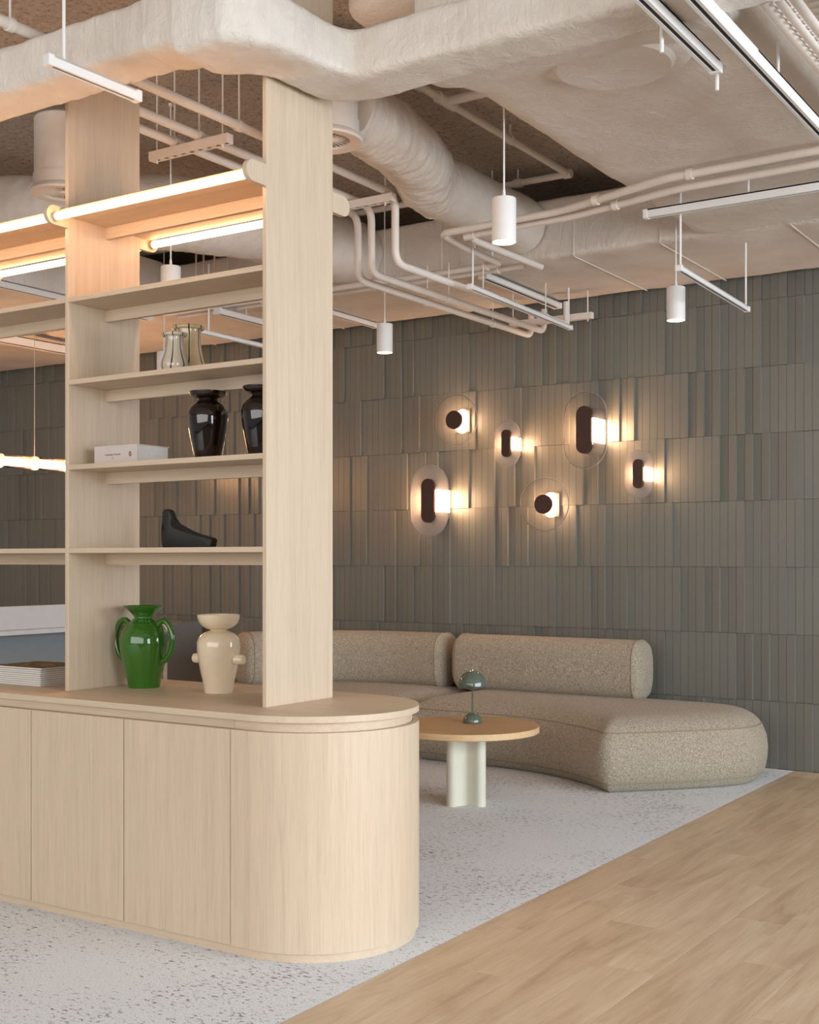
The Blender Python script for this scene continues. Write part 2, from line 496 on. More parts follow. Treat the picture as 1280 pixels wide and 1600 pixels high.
def quick_box(bm, x0, x1, y0, y0b, y1, z0, z1):
    v = [bm.verts.new(p) for p in ((x0, y0, z0), (x1, y0b, z0), (x1, y0b, z1), (x0, y0, z1), (x0, y1, z0), (x1, y1, z0), (x1, y1, z1), (x0, y1, z1))]
    for f in ((0, 1, 2, 3), (1, 5, 6, 2), (4, 0, 3, 7), (3, 2, 6, 7), (0, 4, 5, 1)): bm.faces.new([v[k] for k in f])
for X, row, l in order[298:]:
    if row == 8: continue
    y0 = YW - 0.010 - PROUD * l[0]
    quick_box(bm, X + 0.0009, X + TW - 0.0009, y0, y0 - PROUD / l[1], YW + 0.006, row * TH + 0.0009, row * TH + TH - 0.0009)
o = link('tiles', bm, M['tile'], wall); o['kind'] = 'stuff'

# ------------------------------------------------------------------ low curved cabinet
YF, YB, RC, XE, XL = 3.110, 3.840, 0.365, -2.667, -4.95
YM = (YF + YB) / 2
def stadium(ins, x_left=XL, n=40):
    r = RC - ins
    pts = [(x_left, YM - r)]
    for i in range(n + 1):
        a = -math.pi / 2 + math.pi * i / n
        pts.append((XE + r * math.cos(a), YM + r * math.sin(a)))
    pts.append((x_left, YM + r)); return pts
t = Thing('low_cabinet', 'long pale oak low cabinet with a rounded end standing on the carpet', 'cabinet', (-3.7, YM, 0))
t.part('plinth', prism(bmesh.new(), stadium(0.012, XL + 0.02), 0.0, 0.030), M['wood_x'])
t.part('carcass', prism(bmesh.new(), stadium(0.022, XL + 0.01), 0.030, 0.740), M['inside'])
t.part('recessed_band', B(XL, -2.7436, YM - RC + 0.024, YM + RC - 0.024, 0.743, 0.776, bev=0.0008, seg=1), M['wood_x'])
t.part('recessed_band', prism(bmesh.new(), stadium(0.024, -2.7420), 0.743, 0.776, bev=0.0008, seg=1), M['wood_x'])
seams = [-4.695, -4.209, -3.722, -3.235, -2.740]
for a, b in zip(seams[:-1], seams[1:]):
    t.part('door', B(a + 0.0018, b - 0.0018, YF, YF + 0.021, 0.030, 0.743, bev=0.0012, seg=1), M['wood_z'])
t.part('door', B(XL, seams[0] - 0.0018, YF, YF + 0.021, 0.030, 0.743, bev=0.0012, seg=1), M['wood_z'])
# curved end panel as a bent sheet
bm = bmesh.new()
outer, inner = [(-2.740 + 0.0018, YF)], [(-2.740 + 0.0018, YF + 0.021)]
for i in range(57):
    a = -math.pi / 2 + math.pi * i / 56
    outer.append((XE + RC * math.cos(a), YM + RC * math.sin(a))); inner.append((XE + (RC - 0.021) * math.cos(a), YM + (RC - 0.021) * math.sin(a)))
outer.append((-2.9, YB)); inner.append((-2.9, YB - 0.021))
rings = [[(o_[0], o_[1], 0.030), (o_[0], o_[1], 0.743), (i_[0], i_[1], 0.743), (i_[0], i_[1], 0.030)] for o_, i_ in zip(outer, inner)]
loft(bm, rings)
t.part('curved_end_panel', bm, M['wood_z'])
t.part('back_panel', B(XL, -2.9036, YB - 0.021, YB, 0.030, 0.743), M['wood_z'])
single('worktop', prism(bmesh.new(), stadium(0.0), 0.776, 0.797, bev=0.0015, seg=1), M['wood_x'],
       'pale oak worktop with rounded end lying on the low cabinet', 'worktop', (-3.7, YM, 0.776))

# ------------------------------------------------------------------ open shelf rack on the worktop
PX = [-2.742, -3.729, -4.716]; PT = 0.0095
Y0, Y1 = 3.288, 3.666
ZT = 0.797
rk = Thing('shelf_rack', 'tall open pale oak shelf rack with glowing light tubes standing on the worktop', 'shelf', (-3.729, YM, ZT))
for px in PX:
    rk.part('post', B(px - PT, px + PT, Y0, Y1, ZT, ZS if px > -3 else 3.20, bev=0.0015, seg=1), M['wood_z'])
    for sgn in (-1, 1):
        bm = bmesh.new(); yb = Y0 if sgn < 0 else Y1; h = 0.0365; L = 0.105
        prof = [(yb, 2.617 - h), (yb + sgn * (L - h), 2.617 - h)]
        for i in range(1, 12):
            a = -math.pi / 2 + math.pi * i / 12
            prof.append((yb + sgn * (L - h + h * math.cos(a)), 2.617 + h * math.sin(a)))
        prof += [(yb + sgn * (L - h), 2.617 + h), (yb, 2.617 + h)]
        loft(bm, [[(px - PT, y, z) for y, z in prof], [(px + PT, y, z) for y, z in prof]])
        rk.part('light_bracket', bm, M['wood_z'])
def shelf(x0, x1, zt, th=0.019, ya=Y0, yb=Y1):
    s = rk.part('shelf', B(x0, x1, ya, yb, zt - th, zt, bev=0.001, seg=1), M['wood_x'])
    rk.part('apron', B(x0, x1, 3.478, 3.498, zt - th - 0.046, zt - th - 0.0002, bev=0.001, seg=1), M['wood_x'], parent=s)
bays = [(PX[1] + PT, PX[0] - PT), (PX[2] + PT, PX[1] - PT)]
SH = [1.348, 1.669, 1.996, 2.314]
for z in SH: shelf(*bays[0], z)
for z in (SH[0], SH[3]): shelf(*bays[1], z)
for x0, x1 in bays:
    shelf(x0, x1, 2.641, 0.017, 3.243, 3.711)
    for y in (3.222, 3.732):
        rk.part('light_tube', S([(x0 + 0.012, y, 2.609), (x1 - 0.012, y, 2.609)], 0.0138, 16), M['tube_glow'], label='glowing light tube along the shelf edge')
        for xa, xb in ((x0, x0 + 0.012), (x1 - 0.012, x1)):
            rk.part('tube_cap', S([(xa, y, 2.609), (xb, y, 2.609)], 0.0150, 16), M['wood_x'])

def contour_offset(P, d, smooth=0.15):
    """offset a closed 2D contour inwards (d > 0) in small relaxed steps"""
    n = len(P); steps = max(1, int(abs(d) / 0.008)); st = d / steps
    for _ in range(steps):
        Q = []
        for i in range(n):
            t_ = P[(i + 1) % n] - P[i - 1]
            nrm = Vector((-t_.y, t_.x)).normalized()
            Q.append(P[i] + nrm * st)
        P = [(1 - smooth) * Q[i] + smooth * 0.5 * (Q[i - 1] + Q[(i + 1) % n]) for i in range(n)]
    return P
def resample(P, step):
    n = len(P); L = [0]
    for i in range(n): L.append(L[-1] + (P[(i + 1) % n] - P[i]).length)
    cnt = int(L[-1] / step); out = []; j = 0
    for k in range(cnt):
        s = L[-1] * k / cnt
        while L[j + 1] < s: j += 1
        f = (s - L[j]) / max(L[j + 1] - L[j], 1e-9)
        out.append(P[j].lerp(P[(j + 1) % n], f))
    return out

# ------------------------------------------------------------------ vases and ornaments
def vase_profile(outer, wall=0.005, floor=0.01):
    inner = [(max(r - wall, 0.002), h) for r, h in reversed(outer) if h > floor + 0.004]
    return [(0, 0)] + outer + inner + [(inner[-1][0], floor), (0, floor)]
def smooth_prof(p, n=5):
    return [(v.x, v.y) for v in crom([(a, b, 0) for a, b in p], n)]

g = Thing('green_vase', 'glossy green two-handled vase with a flared rim on the worktop', 'vase', (-3.589, 3.560, ZT))
prof = smooth_prof([(0.062, 0.0), (0.068, 0.03), (0.078, 0.07), (0.089, 0.12), (0.0955, 0.165), (0.0955, 0.19), (0.088, 0.222), (0.070, 0.250), (0.050, 0.266), (0.039, 0.275), (0.039, 0.282)])
prof += [(0.052, 0.297), (0.068, 0.311), (0.082, 0.322), (0.083, 0.324)]
g.part('body', lathe(bmesh.new(), vase_profile(prof, 0.004), 64), M['green'], local=True, ang=1.0)
for sgn in (1, -1):
    ang = R(8) + (0 if sgn > 0 else math.pi)
    pts = [(0.066, 0.246), (0.092, 0.266), (0.118, 0.252), (0.136, 0.216), (0.138, 0.176), (0.126, 0.138), (0.106, 0.113), (0.084, 0.104)]
    path = [(math.cos(ang) * r, math.sin(ang) * r, h) for r, h in pts]
    g.part('handle', S(crom(path, 6), 0.0115, 14), M['green'], local=True)

c_ = Thing('cream_vase', 'cream ceramic vase with a bowl-shaped mouth and two stub pegs on the worktop', 'vase', (-3.208, 3.575, ZT))
prof = smooth_prof([(0.054, 0.0), (0.060, 0.04), (0.071, 0.09), (0.080, 0.14), (0.0825, 0.18), (0.078, 0.205), (0.062, 0.224), (0.040, 0.234), (0.031, 0.2375)])
prof += smooth_prof([(0.033, 0.2405), (0.052, 0.247), (0.070, 0.262), (0.079, 0.280), (0.081, 0.295), (0.080, 0.298)])
c_.part('body', lathe(bmesh.new(), vase_profile(prof, 0.005), 64), M['cream'], local=True, ang=1.2)
for sgn in (1, -1):
    ang = R(8) + (0 if sgn > 0 else math.pi)
    bm = lathe(bmesh.new(), [(0.019, 0.06), (0.019, 0.106), (0.017, 0.112), (0.010, 0.1145), (0, 0.115)], 24)
    bmesh.ops.transform(bm, matrix=Matrix.Translation((0, 0, 0.128)) @ Matrix.Rotation(ang, 4, 'Z') @ Matrix.Rotation(R(90), 4, 'Y'), verts=bm.verts)
    c_.part('peg', bm, M['cream'], local=True)

prof = smooth_prof([(0.046, 0.0), (0.053, 0.03), (0.064, 0.08), (0.073, 0.13), (0.0755, 0.162), (0.071, 0.188), (0.058, 0.208), (0.041, 0.220), (0.036, 0.226)])
prof += smooth_prof([(0.038, 0.229), (0.052, 0.234), (0.064, 0.243), (0.070, 0.254), (0.069, 0.257)])
def dark_vase(loc, label, me=None):
    if me is None:
        o = link('dark_vase', lathe(bmesh.new(), vase_profile(prof, 0.004), 64), M['brown_glass'], None, (0, 0, 0), 1.0, True)
    else:
        o = bpy.data.objects.new('dark_vase', me); C.objects.link(o)
    o.location = loc; tag(o, label, 'vase', 'dark glass vases on the shelf'); return o
dv = dark_vase((-3.148, 3.45, SH[1]), 'shiny dark brown vase standing clear of the right post beside the white book')
dark_vase((-2.888, 3.45, SH[1]), 'shiny dark brown vase half hidden behind the right post', dv.data)

def striped(name, p, rim_r, rim_h, tr, m, loc, label):
    v = Thing(name, label, 'vase', loc, 'striped glass vases on the shelf')
    pr = smooth_prof(p)
    v.part('body', lathe(bmesh.new(), vase_profile(pr, 0.003), 56), m, local=True, ang=1.0)
    ringp = [(rim_r * math.cos(2 * math.pi * i / 40), rim_r * math.sin(2 * math.pi * i / 40), rim_h) for i in range(41)]
    v.part('rim', S(ringp, tr, 12, caps=False), M['stripe_cream' if 'cream' in m.name else 'stripe_grey'], local=True)
striped('striped_vase', [(0.036, 0.0), (0.046, 0.014), (0.0515, 0.034), (0.049, 0.054), (0.041, 0.076), (0.035, 0.098), (0.033, 0.122), (0.034, 0.142), (0.040, 0.150)],
        0.042, 0.151, 0.0065, M['stripe_grey'], (-3.288, 3.42, SH[2]), 'smaller pearl grey bulb vase with black stripes, in front of its taller twin')
striped('striped_vase', [(0.055, 0.0), (0.066, 0.014), (0.069, 0.036), (0.064, 0.062), (0.055, 0.095), (0.049, 0.130), (0.047, 0.170), (0.048, 0.195), (0.052, 0.202)],
        0.054, 0.203, 0.008, M['stripe_cream'], (-3.345, 3.555, SH[2]), 'taller cream vase with black stripes, behind the smaller one on the upper shelf')

# bird ornament: sections along its length, narrow head, broad body
# (side outline, swelled sideways in layers)
OUT = [(0.000, 0.1315), (0.010, 0.1415), (0.022, 0.1465), (0.036, 0.1465), (0.050, 0.142), (0.060, 0.131), (0.066, 0.113), (0.073, 0.096), (0.084, 0.0845), (0.105, 0.076), (0.15, 0.0635), (0.20, 0.0515), (0.25, 0.0415), (0.272, 0.0365),
       (0.281, 0.0325), (0.2825, 0.026), (0.279, 0.012), (0.275, 0.002), (0.268, 0.0), (0.20, 0.0), (0.12, 0.0), (0.050, 0.0), (0.030, 0.001), (0.018, 0.008), (0.009, 0.022), (0.006, 0.040), (0.008, 0.065), (0.0115, 0.090), (0.0135, 0.108), (0.012, 0.120)]
BP = [Vector((p[0] * 0.93, p[1])) for p in OUT]
BP = resample(BP, 0.004)
if sum(BP[i - 1].x * BP[i].y - BP[i].x * BP[i - 1].y for i in range(len(BP))) < 0: BP.reverse()
rings = []
def bird_w(x, z):
    w = 0.033 if z < 0.075 else 0.033 - 0.018 * min(1, (z - 0.075) / 0.035)
    return w * min(1.0, 0.35 + x / 0.05) * (1 - 0.5 * max(0.0, (x - 0.10) / 0.18))
lay = [(0.0055, 1.0), (0.0032, 0.95), (0.0014, 0.85), (0.0004, 0.68), (0.0, 0.45)]
for ins, k in lay:
    Q = contour_offset(BP, ins, 0.05) if ins else BP
    rings.append([(-3.36 + q.x, 3.43 - k * bird_w(q.x, q.y), SH[0] + max(q.y, 0.0)) for q in Q])
for ins, k in reversed(lay):
    Q = contour_offset(BP, ins, 0.05) if ins else BP
    rings.append([(-3.36 + q.x, 3.43 + k * bird_w(q.x, q.y), SH[0] + max(q.y, 0.0)) for q in Q])
bm = bmesh.new(); loft(bm, rings)
bmesh.ops.triangulate(bm, faces=[f for f in bm.faces if len(f.verts) > 8])
single('bird_ornament', bm, M['black'], 'matt black bird figurine with raised head on the lowest shelf', 'figurine', (-3.358, 3.43, SH[0]), ang=1.2)

# thick book lying flat
bk = Thing('white_book', 'thick pale book lying flat with its spine to the front beside the dark vases', 'book', (-3.530, 3.44, SH[1]))
bx0, bx1, by0, by1, bz = -3.646, -3.416, 3.352, 3.524, SH[1]
bm = B(bx0, bx1, by0, by0 + 0.003, bz, bz + 0.071, bev=0.001, seg=1)
box(bm, bx0, bx1, by0 + 0.003, by1, bz, bz + 0.003); box(bm, bx0, bx1, by0 + 0.003, by1, bz + 0.068, bz + 0.071)
bk.part('cover', bm, M['book_cover'])
bk.part('pages', B(bx0 + 0.004, bx1 - 0.004, by0 + 0.003, by1 - 0.004, bz + 0.003, bz + 0.068), M['paper'])
def text(body, size, loc, rot, m, parent, name='lettering'):
    cu = bpy.data.curves.new(name, 'FONT'); cu.body = body; cu.size = size; cu.extrude = 0.0002; cu.align_x = 'CENTER'; cu.align_y = 'CENTER'
    cu.materials.append(m)
    tmp = bpy.data.objects.new('tmp', cu); C.objects.link(tmp)
    me = bpy.data.meshes.new_from_object(tmp.evaluated_get(bpy.context.evaluated_depsgraph_get()))
    bpy.data.objects.remove(tmp); me.materials.clear(); me.materials.append(m)
    o = bpy.data.objects.new(name, me); C.objects.link(o); o.parent = parent; o.location = loc; o.rotation_euler = rot; return o
text('Landscape Financial', 0.0105, (-3.545 + 3.530, by0 - 0.0003 - 3.44, 0.036), (R(90), 0, 0), M['red_ink'], bk.o)
text('21', 0.0095, (-3.545 + 3.530, by0 - 0.0003 - 3.44, 0.022), (R(90), 0, 0), M['red_ink'], bk.o)
bm = lathe(bmesh.new(), [(0, 0), (0.0085, 0), (0.0085, 0.0004), (0, 0.0004)], 24, axis='y')
bmesh.ops.scale(bm, vec=(0.75, 1, 1.15), verts=bm.verts); bmesh.ops.translate(bm, vec=(-3.452, by0, bz + 0.035), verts=bm.verts)
em = bk.part('emblem', bm, M['emblem'])
bm = B(-0.0012, 0.0012, -0.0008, -0.0004, -0.006, 0.006); bmesh.ops.rotate(bm, cent=(0, 0, 0), matrix=Matrix.Rotation(R(35), 3, 'Y'), verts=bm.verts)
bmesh.ops.translate(bm, vec=(-3.452, by0, bz + 0.035), verts=bm.verts)
bk.part('emblem_stroke', bm, M['paper'], parent=em)

# magazines on the worktop
names9 = ['lowest', 'second lowest', 'third lowest', 'fourth from bottom', 'middle', 'fourth from top', 'third from top', 'second from top']
zc = ZT
for k in range(9):
    h = 0.0082
    dx, dy = random.uniform(-0.003, 0.003), random.uniform(-0.002, 0.002)
    lab = ('topmost magazine with a dark leafy cover on the stack by the left post' if k == 8
           else names9[k] + ' white magazine in the stack on the worktop by the left post')
    mg = Thing('magazine', lab, 'magazine', (-4.05 + dx, 3.465 + dy, zc), 'magazines stacked on the worktop')
    mg.part('pages', B(-0.188, 0.104, -0.118, 0.120, 0.0004, h - 0.0006), M['paper'], local=True)
    bm = B(-0.190, 0.106, -0.120, 0.122, h - 0.0010, h); box(bm, -0.190, 0.106, -0.120, 0.122, 0.0, 0.0008)
    mg.part('cover', bm, M['cover_photo'] if k == 8 else M['mag_cover'], local=True)
    zc += h

# ------------------------------------------------------------------ sofa
def seat(sofa, pts):
    P = resample([Vector((v.x, v.y)) for v in crom([(x, y, 0) for x, y in pts], 10, True)], 0.022)
    ar = sum(P[i - 1].x * P[i].y - P[i].x * P[i - 1].y for i in range(len(P)))
    if ar < 0: P.reverse()
    layers = [(0.050, 0.0), (0.022, 0.022), (0.0, 0.056), (-0.018, 0.075), (-0.030, 0.14), (-0.034, 0.20), (-0.026, 0.27), (-0.004, 0.325), (0.004, 0.338), (0.018, 0.358)]
    rings = []
    for ins, z in layers:
        Q = contour_offset(P, ins) if abs(ins) > 1e-6 else P
        rings.append([(q.x, q.y, z) for q in Q])
    bm = bmesh.new(); vr = loft(bm, rings)
    top = [f for f in bm.faces if len(f.verts) > 8]
    lid = [f for f in top if f.calc_center_median().z > 0.2]; bot = [f for f in top if f not in lid]
    bmesh.ops.triangulate(bm, faces=bot); bmesh.ops.delete(bm, geom=lid, context='FACES_ONLY')
    edge = [Vector((p[0], p[1])) for p in rings[-1]]; n = len(edge)
    def dist(q):
        d = 9.0
        for i in range(n):
            a, b = edge[i], edge[(i + 1) % n]; ab = b - a
            t_ = max(0, min(1, (q - a).dot(ab) / max(ab.length_squared, 1e-12))); d = min(d, (q - a - ab * t_).length)
        return d
    def inside(q):
        c = False
        for i in range(n):
            a, b = edge[i], edge[(i + 1) % n]
            if (a.y > q.y) != (b.y > q.y) and q.x < (b.x - a.x) * (q.y - a.y) / (b.y - a.y) + a.x: c = not c
        return c
    inner = []
    x0, x1 = min(p.x for p in edge), max(p.x for p in edge); y0, y1 = min(p.y for p in edge), max(p.y for p in edge)
    gx = x0
    while gx < x1:
        gy = y0
        while gy < y1:
            q = Vector((gx, gy))
            if inside(q) and dist(q) > 0.013: inner.append(q)
            gy += 0.027
        gx += 0.027
    vs2, es2, fs2, *_ = delaunay_2d_cdt(edge + inner, [(i, (i + 1) % n) for i in range(n)], [], 0, 1e-6)
    bv = []
    for i, q in enumerate(vs2):
        if i < n: bv.append(vr[-1][i]); continue
        d = dist(q); z = 0.358 + 0.066 * (1 - math.exp(-d / 0.055)) 
        bv.append(bm.verts.new((q.x, q.y, z)))
    for f in fs2:
        c = sum((vs2[i] for i in f), Vector((0, 0))) / len(f)
        if inside(c):
            try: bm.faces.new([bv[i] for i in f])
            except ValueError: pass
    s = sofa.part('seat', bm, M['boucle'], ang=1.2)
    for k in (2, 8):
        path = rings[k] + [rings[k][0]]
        sofa.part('piping', S(path, 0.0042, 6, caps=False), M['piping'], parent=s)
def bolster(sofa, pts, z0, z1, dep, dome=0.055):
    path = crom([(x, y, 0) for x, y in pts], 10)
    zc_, hh = (z0 + z1) / 2, (z1 - z0) / 2
    n = 44; sec = supell(dep / 2, hh, 3.1, n)
    rings = []
    def ring(p, tdir, sc):
        s = Vector((tdir.y, -tdir.x, 0)); out = []
        for a, b in sec:
            puff = 1.0
            out.append((p.x + s.x * a * sc, p.y + s.y * a * sc, zc_ + b * sc))
        return out
    T = lambda i: (path[min(i + 1, len(path) - 1)] - path[max(i - 1, 0)]).normalized()
    ends = [(1.0, 0.40), (0.82, 0.72), (0.6, 0.88), (0.35, 0.95), (0.12, 0.985)]
    for d, sc in ends: rings.append(ring(path[0] - T(0) * dome * d, T(0), sc))
    a = len(rings)
    for i in range(len(path)): rings.append(ring(path[i], T(i), 1.0))
    b = len(rings) - 1
    for d, sc in reversed(ends): rings.append(ring(path[-1] + T(len(path) - 1) * dome * d, T(len(path) - 1), sc))
    bm = bmesh.new(); loft(bm, rings)
    s = sofa.part('backrest', bm, M['boucle'], ang=1.2)
    for k in (a, b): sofa.part('piping', S(rings[k] + [rings[k][0]], 0.0042, 6, caps=False), M['piping'], parent=s)
sf = Thing('sofa', 'low curved sofa in beige boucle with bolster backs standing along the tiled wall', 'sofa', (-4.2, 7.1, 0))
seat(sf, [(-4.428, 6.835), (-4.413, 6.812), (-4.36, 6.806), (-4.0, 6.80), (-3.72, 6.79), (-3.45, 6.73), (-3.2, 6.615), (-3.0, 6.485), (-2.90, 6.402), (-2.872, 6.389), (-2.845, 6.40), (-2.80, 6.445), (-2.62, 6.63), (-2.42, 6.86), (-2.31, 7.02), (-2.27, 7.16), (-2.29, 7.34), (-2.42, 7.53), (-2.62, 7.62), (-3.0, 7.64), (-3.6, 7.64), (-4.2, 7.64), (-4.36, 7.625), (-4.375, 7.60), (-4.392, 7.2)])
seat(sf, [(-4.500, 6.835), (-4.515, 6.81), (-4.56, 6.795), (-4.75, 6.71), (-5.05, 6.50), (-5.28, 6.18), (-5.38, 5.86), (-5.48, 5.80), (-6.05, 5.80), (-6.2, 5.9), (-6.24, 6.3), (-6.15, 6.85), (-5.9, 7.3), (-5.5, 7.58), (-5.0, 7.64), (-4.55, 7.64), (-4.46, 7.625), (-4.445, 7.60), (-4.465, 7.2)])
bolster(sf, [(-4.43, 7.50), (-4.0, 7.50), (-3.5, 7.50), (-3.13, 7.50)], 0.402, 0.788, 0.30)
bolster(sf, [(-5.86, 6.82), (-5.72, 7.10), (-5.42, 7.36), (-5.0, 7.49), (-4.60, 7.50)], 0.402, 0.788, 0.30)

# ------------------------------------------------------------------ coffee table and lamp
ct = Thing('coffee_table', 'round oak coffee table on a bone white cross-shaped pedestal in front of the sofa', 'table', (-3.39, 5.74, 0))
bm = lathe(bmesh.new(), [(0.388, 0.386), (0.392, 0.390), (0.392, 0.4195), (0, 0.4195)], 96)
tt = ct.part('tabletop', bm, M['oak_edge'], local=True)
ct.part('top_veneer', lathe(bmesh.new(), [(0.3895, 0.4195), (0.3895, 0.4202), (0, 0.4202)], 96), M['oak_top'], parent=tt, local=True)
# cross-shaped pedestal: four rounded fins
poly = []
fin_r, fin_w = 0.135, 0.032
for k in range(4):
    a0 = R(-14) + k * math.pi / 2
    ex = Vector((math.cos(a0), math.sin(a0))); ey = Vector((-ex.y, ex.x))
    for i in range(9):
        a = -math.pi / 2 + math.pi * i / 8
        q = ex * (fin_r - fin_w + fin_w * math.cos(a)) + ey * (fin_w * math.sin(a)); poly.append((q.x, q.y))
    # concave fillet to the next fin
    c0 = (ex + ey) * (fin_w + 0.02)
    for i in range(5):
        a = -math.pi / 2 - (math.pi / 2) * i / 4
        q = c0 + ex * (0.02 * math.cos(a)) + ey * (0.02 * math.sin(a)); poly.append((q.x, q.y))
ct.part('pedestal', prism(bmesh.new(), poly, 0.0, 0.386), M['table_base'], local=True)

lp = Thing('table_lamp', 'small glossy sage green mushroom lamp on the coffee table', 'lamp', (-3.405, 5.835, 0.4202))
lp.part('base', lathe(bmesh.new(), [(0, 0), (0.048, 0), (0.052, 0.003)] + [(0.052 * math.cos(a), 0.006 + 0.050 * math.sin(a)) for a in [R(x) for x in range(0, 86, 7)]] + [(0, 0.056)], 40), M['lamp_green'], local=True)
lp.part('stem', lathe(bmesh.new(), [(0, 0.05), (0.0045, 0.05), (0.0045, 0.19), (0, 0.19)], 14), M['lamp_green'], local=True)
dome = [(0.0775 * math.cos(a), 0.205 + 0.078 * math.sin(a)) for a in [R(x) for x in range(0, 88, 6)]]
lp.part('shade', lathe(bmesh.new(), dome + [(0, 0.283)] + [(0, 0.279)] + [(r * 0.96, h - 0.003) for r, h in reversed(dome)], 48), M['lamp_green'], local=True)
bowl = [(0.0, 0.177)] + [(0.041 * math.sin(a), 0.207 - 0.030 * math.cos(a)) for a in [R(x) for x in range(8, 91, 8)]] + [(0.041, 0.222), (0, 0.222)]
lp.part('inner_bowl', lathe(bmesh.new(), bowl, 40), M['lamp_green'], local=True)
lp.part('finial', lathe(bmesh.new(), [(0, 0.280), (0.004, 0.281), (0.004, 0.288), (0.0025, 0.292), (0, 0.293)], 12), M['brass'], local=True)

# ------------------------------------------------------------------ wall sconces
def stad_xz(w, h, n=16):
    r = w / 2; s = max(h / 2 - r, 0); pts = []
    for i in range(n + 1):
        a = math.pi * i / n; pts.append((r * math.cos(a), s + r * math.sin(a)))
    for i in range(n + 1):
        a = math.pi + math.pi * i / n; pts.append((r * math.cos(a), -s + r * math.sin(a)))
    out = []
    for p in pts:
        if not out or (Vector(p) - Vector(out[-1])).length > 1e-5: out.append(p)
    if (Vector(out[0]) - Vector(out[-1])).length < 1e-5: out.pop()
    return out
def slab_xz(bm, poly, y0, y1, bev=0):
    loft(bm, [[(x, y0, z) for x, z in poly], [(x, y1, z) for x, z in poly]]); return bm
YT = YW - 0.038       # face of the proudest tiles
def sconce(X, Z, w, h, d, cw, ch, gh, frost, label, group):
    s = Thing('wall_sconce', label, 'wall lamp', (X, YT, Z), group)
    body_w = cw + 0.012
    if ch > cw * 1.3: bm = B(-body_w / 2, body_w / 2, -d, -0.004, -gh / 2, gh / 2)
    else:
        bm = bmesh.new()
        loft(bm, [[(a * hw, y, b * hz) for a, b in supell(1, 1, 3.0, 32)] for y, hw, hz in ((-d, 0.032, 0.052), (-d * 0.5, 0.036, 0.066), (-0.004, 0.046, gh / 2))])
    s.part('glow_body', bm, M['sconce_glow'], local=True)
    bm = B(-cw / 2 + 0.004, cw / 2 - 0.004, -0.004, 0.0, -gh / 2 + 0.004, gh / 2 - 0.004)
    s.part('wall_mount', bm, M['locker'], local=True)
    if ch > cw * 1.3:       # grey ends of the upright body above and below the glowing middle
        full = stad_xz(cw, ch)
        for sg in (1, -1):
            poly = [(x, z) for x, z in full if sg * z > gh / 2] 
            poly = ([(cw / 2, gh / 2)] + poly + [(-cw / 2, gh / 2)]) if sg > 0 else ([(-cw / 2, -gh / 2)] + poly + [(cw / 2, -gh / 2)])
            s.part('body_end', slab_xz(bmesh.new(), poly, -d, 0.0), M['locker'], local=True)
    pl = s.part('acrylic_plate', slab_xz(bmesh.new(), stad_xz(w, h, 28), -d - 0.008, -d), M['frost' if frost else 'clear'], local=True)
    rim = [(x, -d - 0.004, z) for x, z in stad_xz(w, h, 28)]
    s.part('plate_edge', S(rim + [rim[0]], 0.0036, 6, caps=False), M['rim'], parent=pl, local=True)
    s.part('walnut_cap', slab_xz(bmesh.new(), stad_xz(cw, ch, 20), -d - 0.030, -d - 0.008), M['cap'], local=True)
def wall_at(px, py, d):
    u = (px - 640) / 1942.0
    dx, dy = 0.837 * u - 0.5472, 0.5472 * u + 0.837
    z = (YT - d) / dy
    return dx * z, CAM_H + (876 - py) / 1942.0 * z
GS = 'glowing acrylic sconces on the tiled wall'
for px, py, w, h, d, cw, ch, gh, fr, lab in [
    (712, 656.5, 0.366, 0.366, 0.10, 0.131, 0.131, 0.17, False, 'round clear wall sconce, the higher one of the two round ones'),
    (793.5, 693, 0.194, 0.316, 0.13, 0.068, 0.190, 0.086, True, 'small oval wall sconce between the higher round one and the large one'),
    (915, 672, 0.312, 0.510, 0.185, 0.108, 0.315, 0.157, False, 'large clear oval wall sconce, highest reaching of the cluster'),
    (999.5, 740.5, 0.194, 0.316, 0.13, 0.068, 0.190, 0.086, True, 'small oval wall sconce at the outer right of the cluster'),
    (671.5, 782.5, 0.315, 0.510, 0.185, 0.108, 0.315, 0.157, True, 'large milky oval wall sconce at the lower left of the cluster'),
    (851.5, 788, 0.366, 0.366, 0.10, 0.131, 0.131, 0.17, False, 'round clear wall sconce, the lower one of the two round ones')]:
    X, Z = wall_at(px, py, d); sconce(X, Z, w, h, d, cw, ch, gh, fr, lab, GS)

# ------------------------------------------------------------------ things at the far left
cn = Thing('service_counter', 'pale grey counter with raised panel and blue grey front behind the left bay', 'counter', (-6.8, 5.0, 0))
cn.part('front_panel', B(-7.3, -6.62, 3.6, 6.25, 0.0, 0.822), M['blue_grey'])
cn.part('ledge', B(-7.3, -6.47, 3.58, 6.27, 0.822, 0.852, bev=0.002, seg=1), M['grey_panel'])
cn.part('raised_panel', B(-6.60, -6.54, 3.58, 6.27, 0.852, 1.003, bev=0.002, seg=1), M['grey_panel'])

lk = Thing('grey_cabinet', 'grey metal cabinet against the tiled wall seen behind the green vase', 'cabinet', (-7.35, 7.45, 0))
lk.part('body', B(-7.65, -7.07, 7.27, 7.68, 0.0, 0.80, bev=0.003, seg=1), M['locker'])
fr = bmesh.new()
for a in ((-7.65, -7.07, 0.77, 0.80), (-7.65, -7.07, 0.0, 0.03), (-7.65, -7.62, 0.03, 0.77), (-7.10, -7.07, 0.03, 0.77)):
    box(fr, a[0], a[1], 7.255, 7.27, a[2], a[3])
lk.part('frame', fr, M['grey_panel'])
for z0, z1 in ((0.035, 0.52), (0.528, 0.765)):
    lk.part('door', B(-7.615, -7.105, 7.258, 7.27, z0, z1, bev=0.002, seg=1), M['locker'])

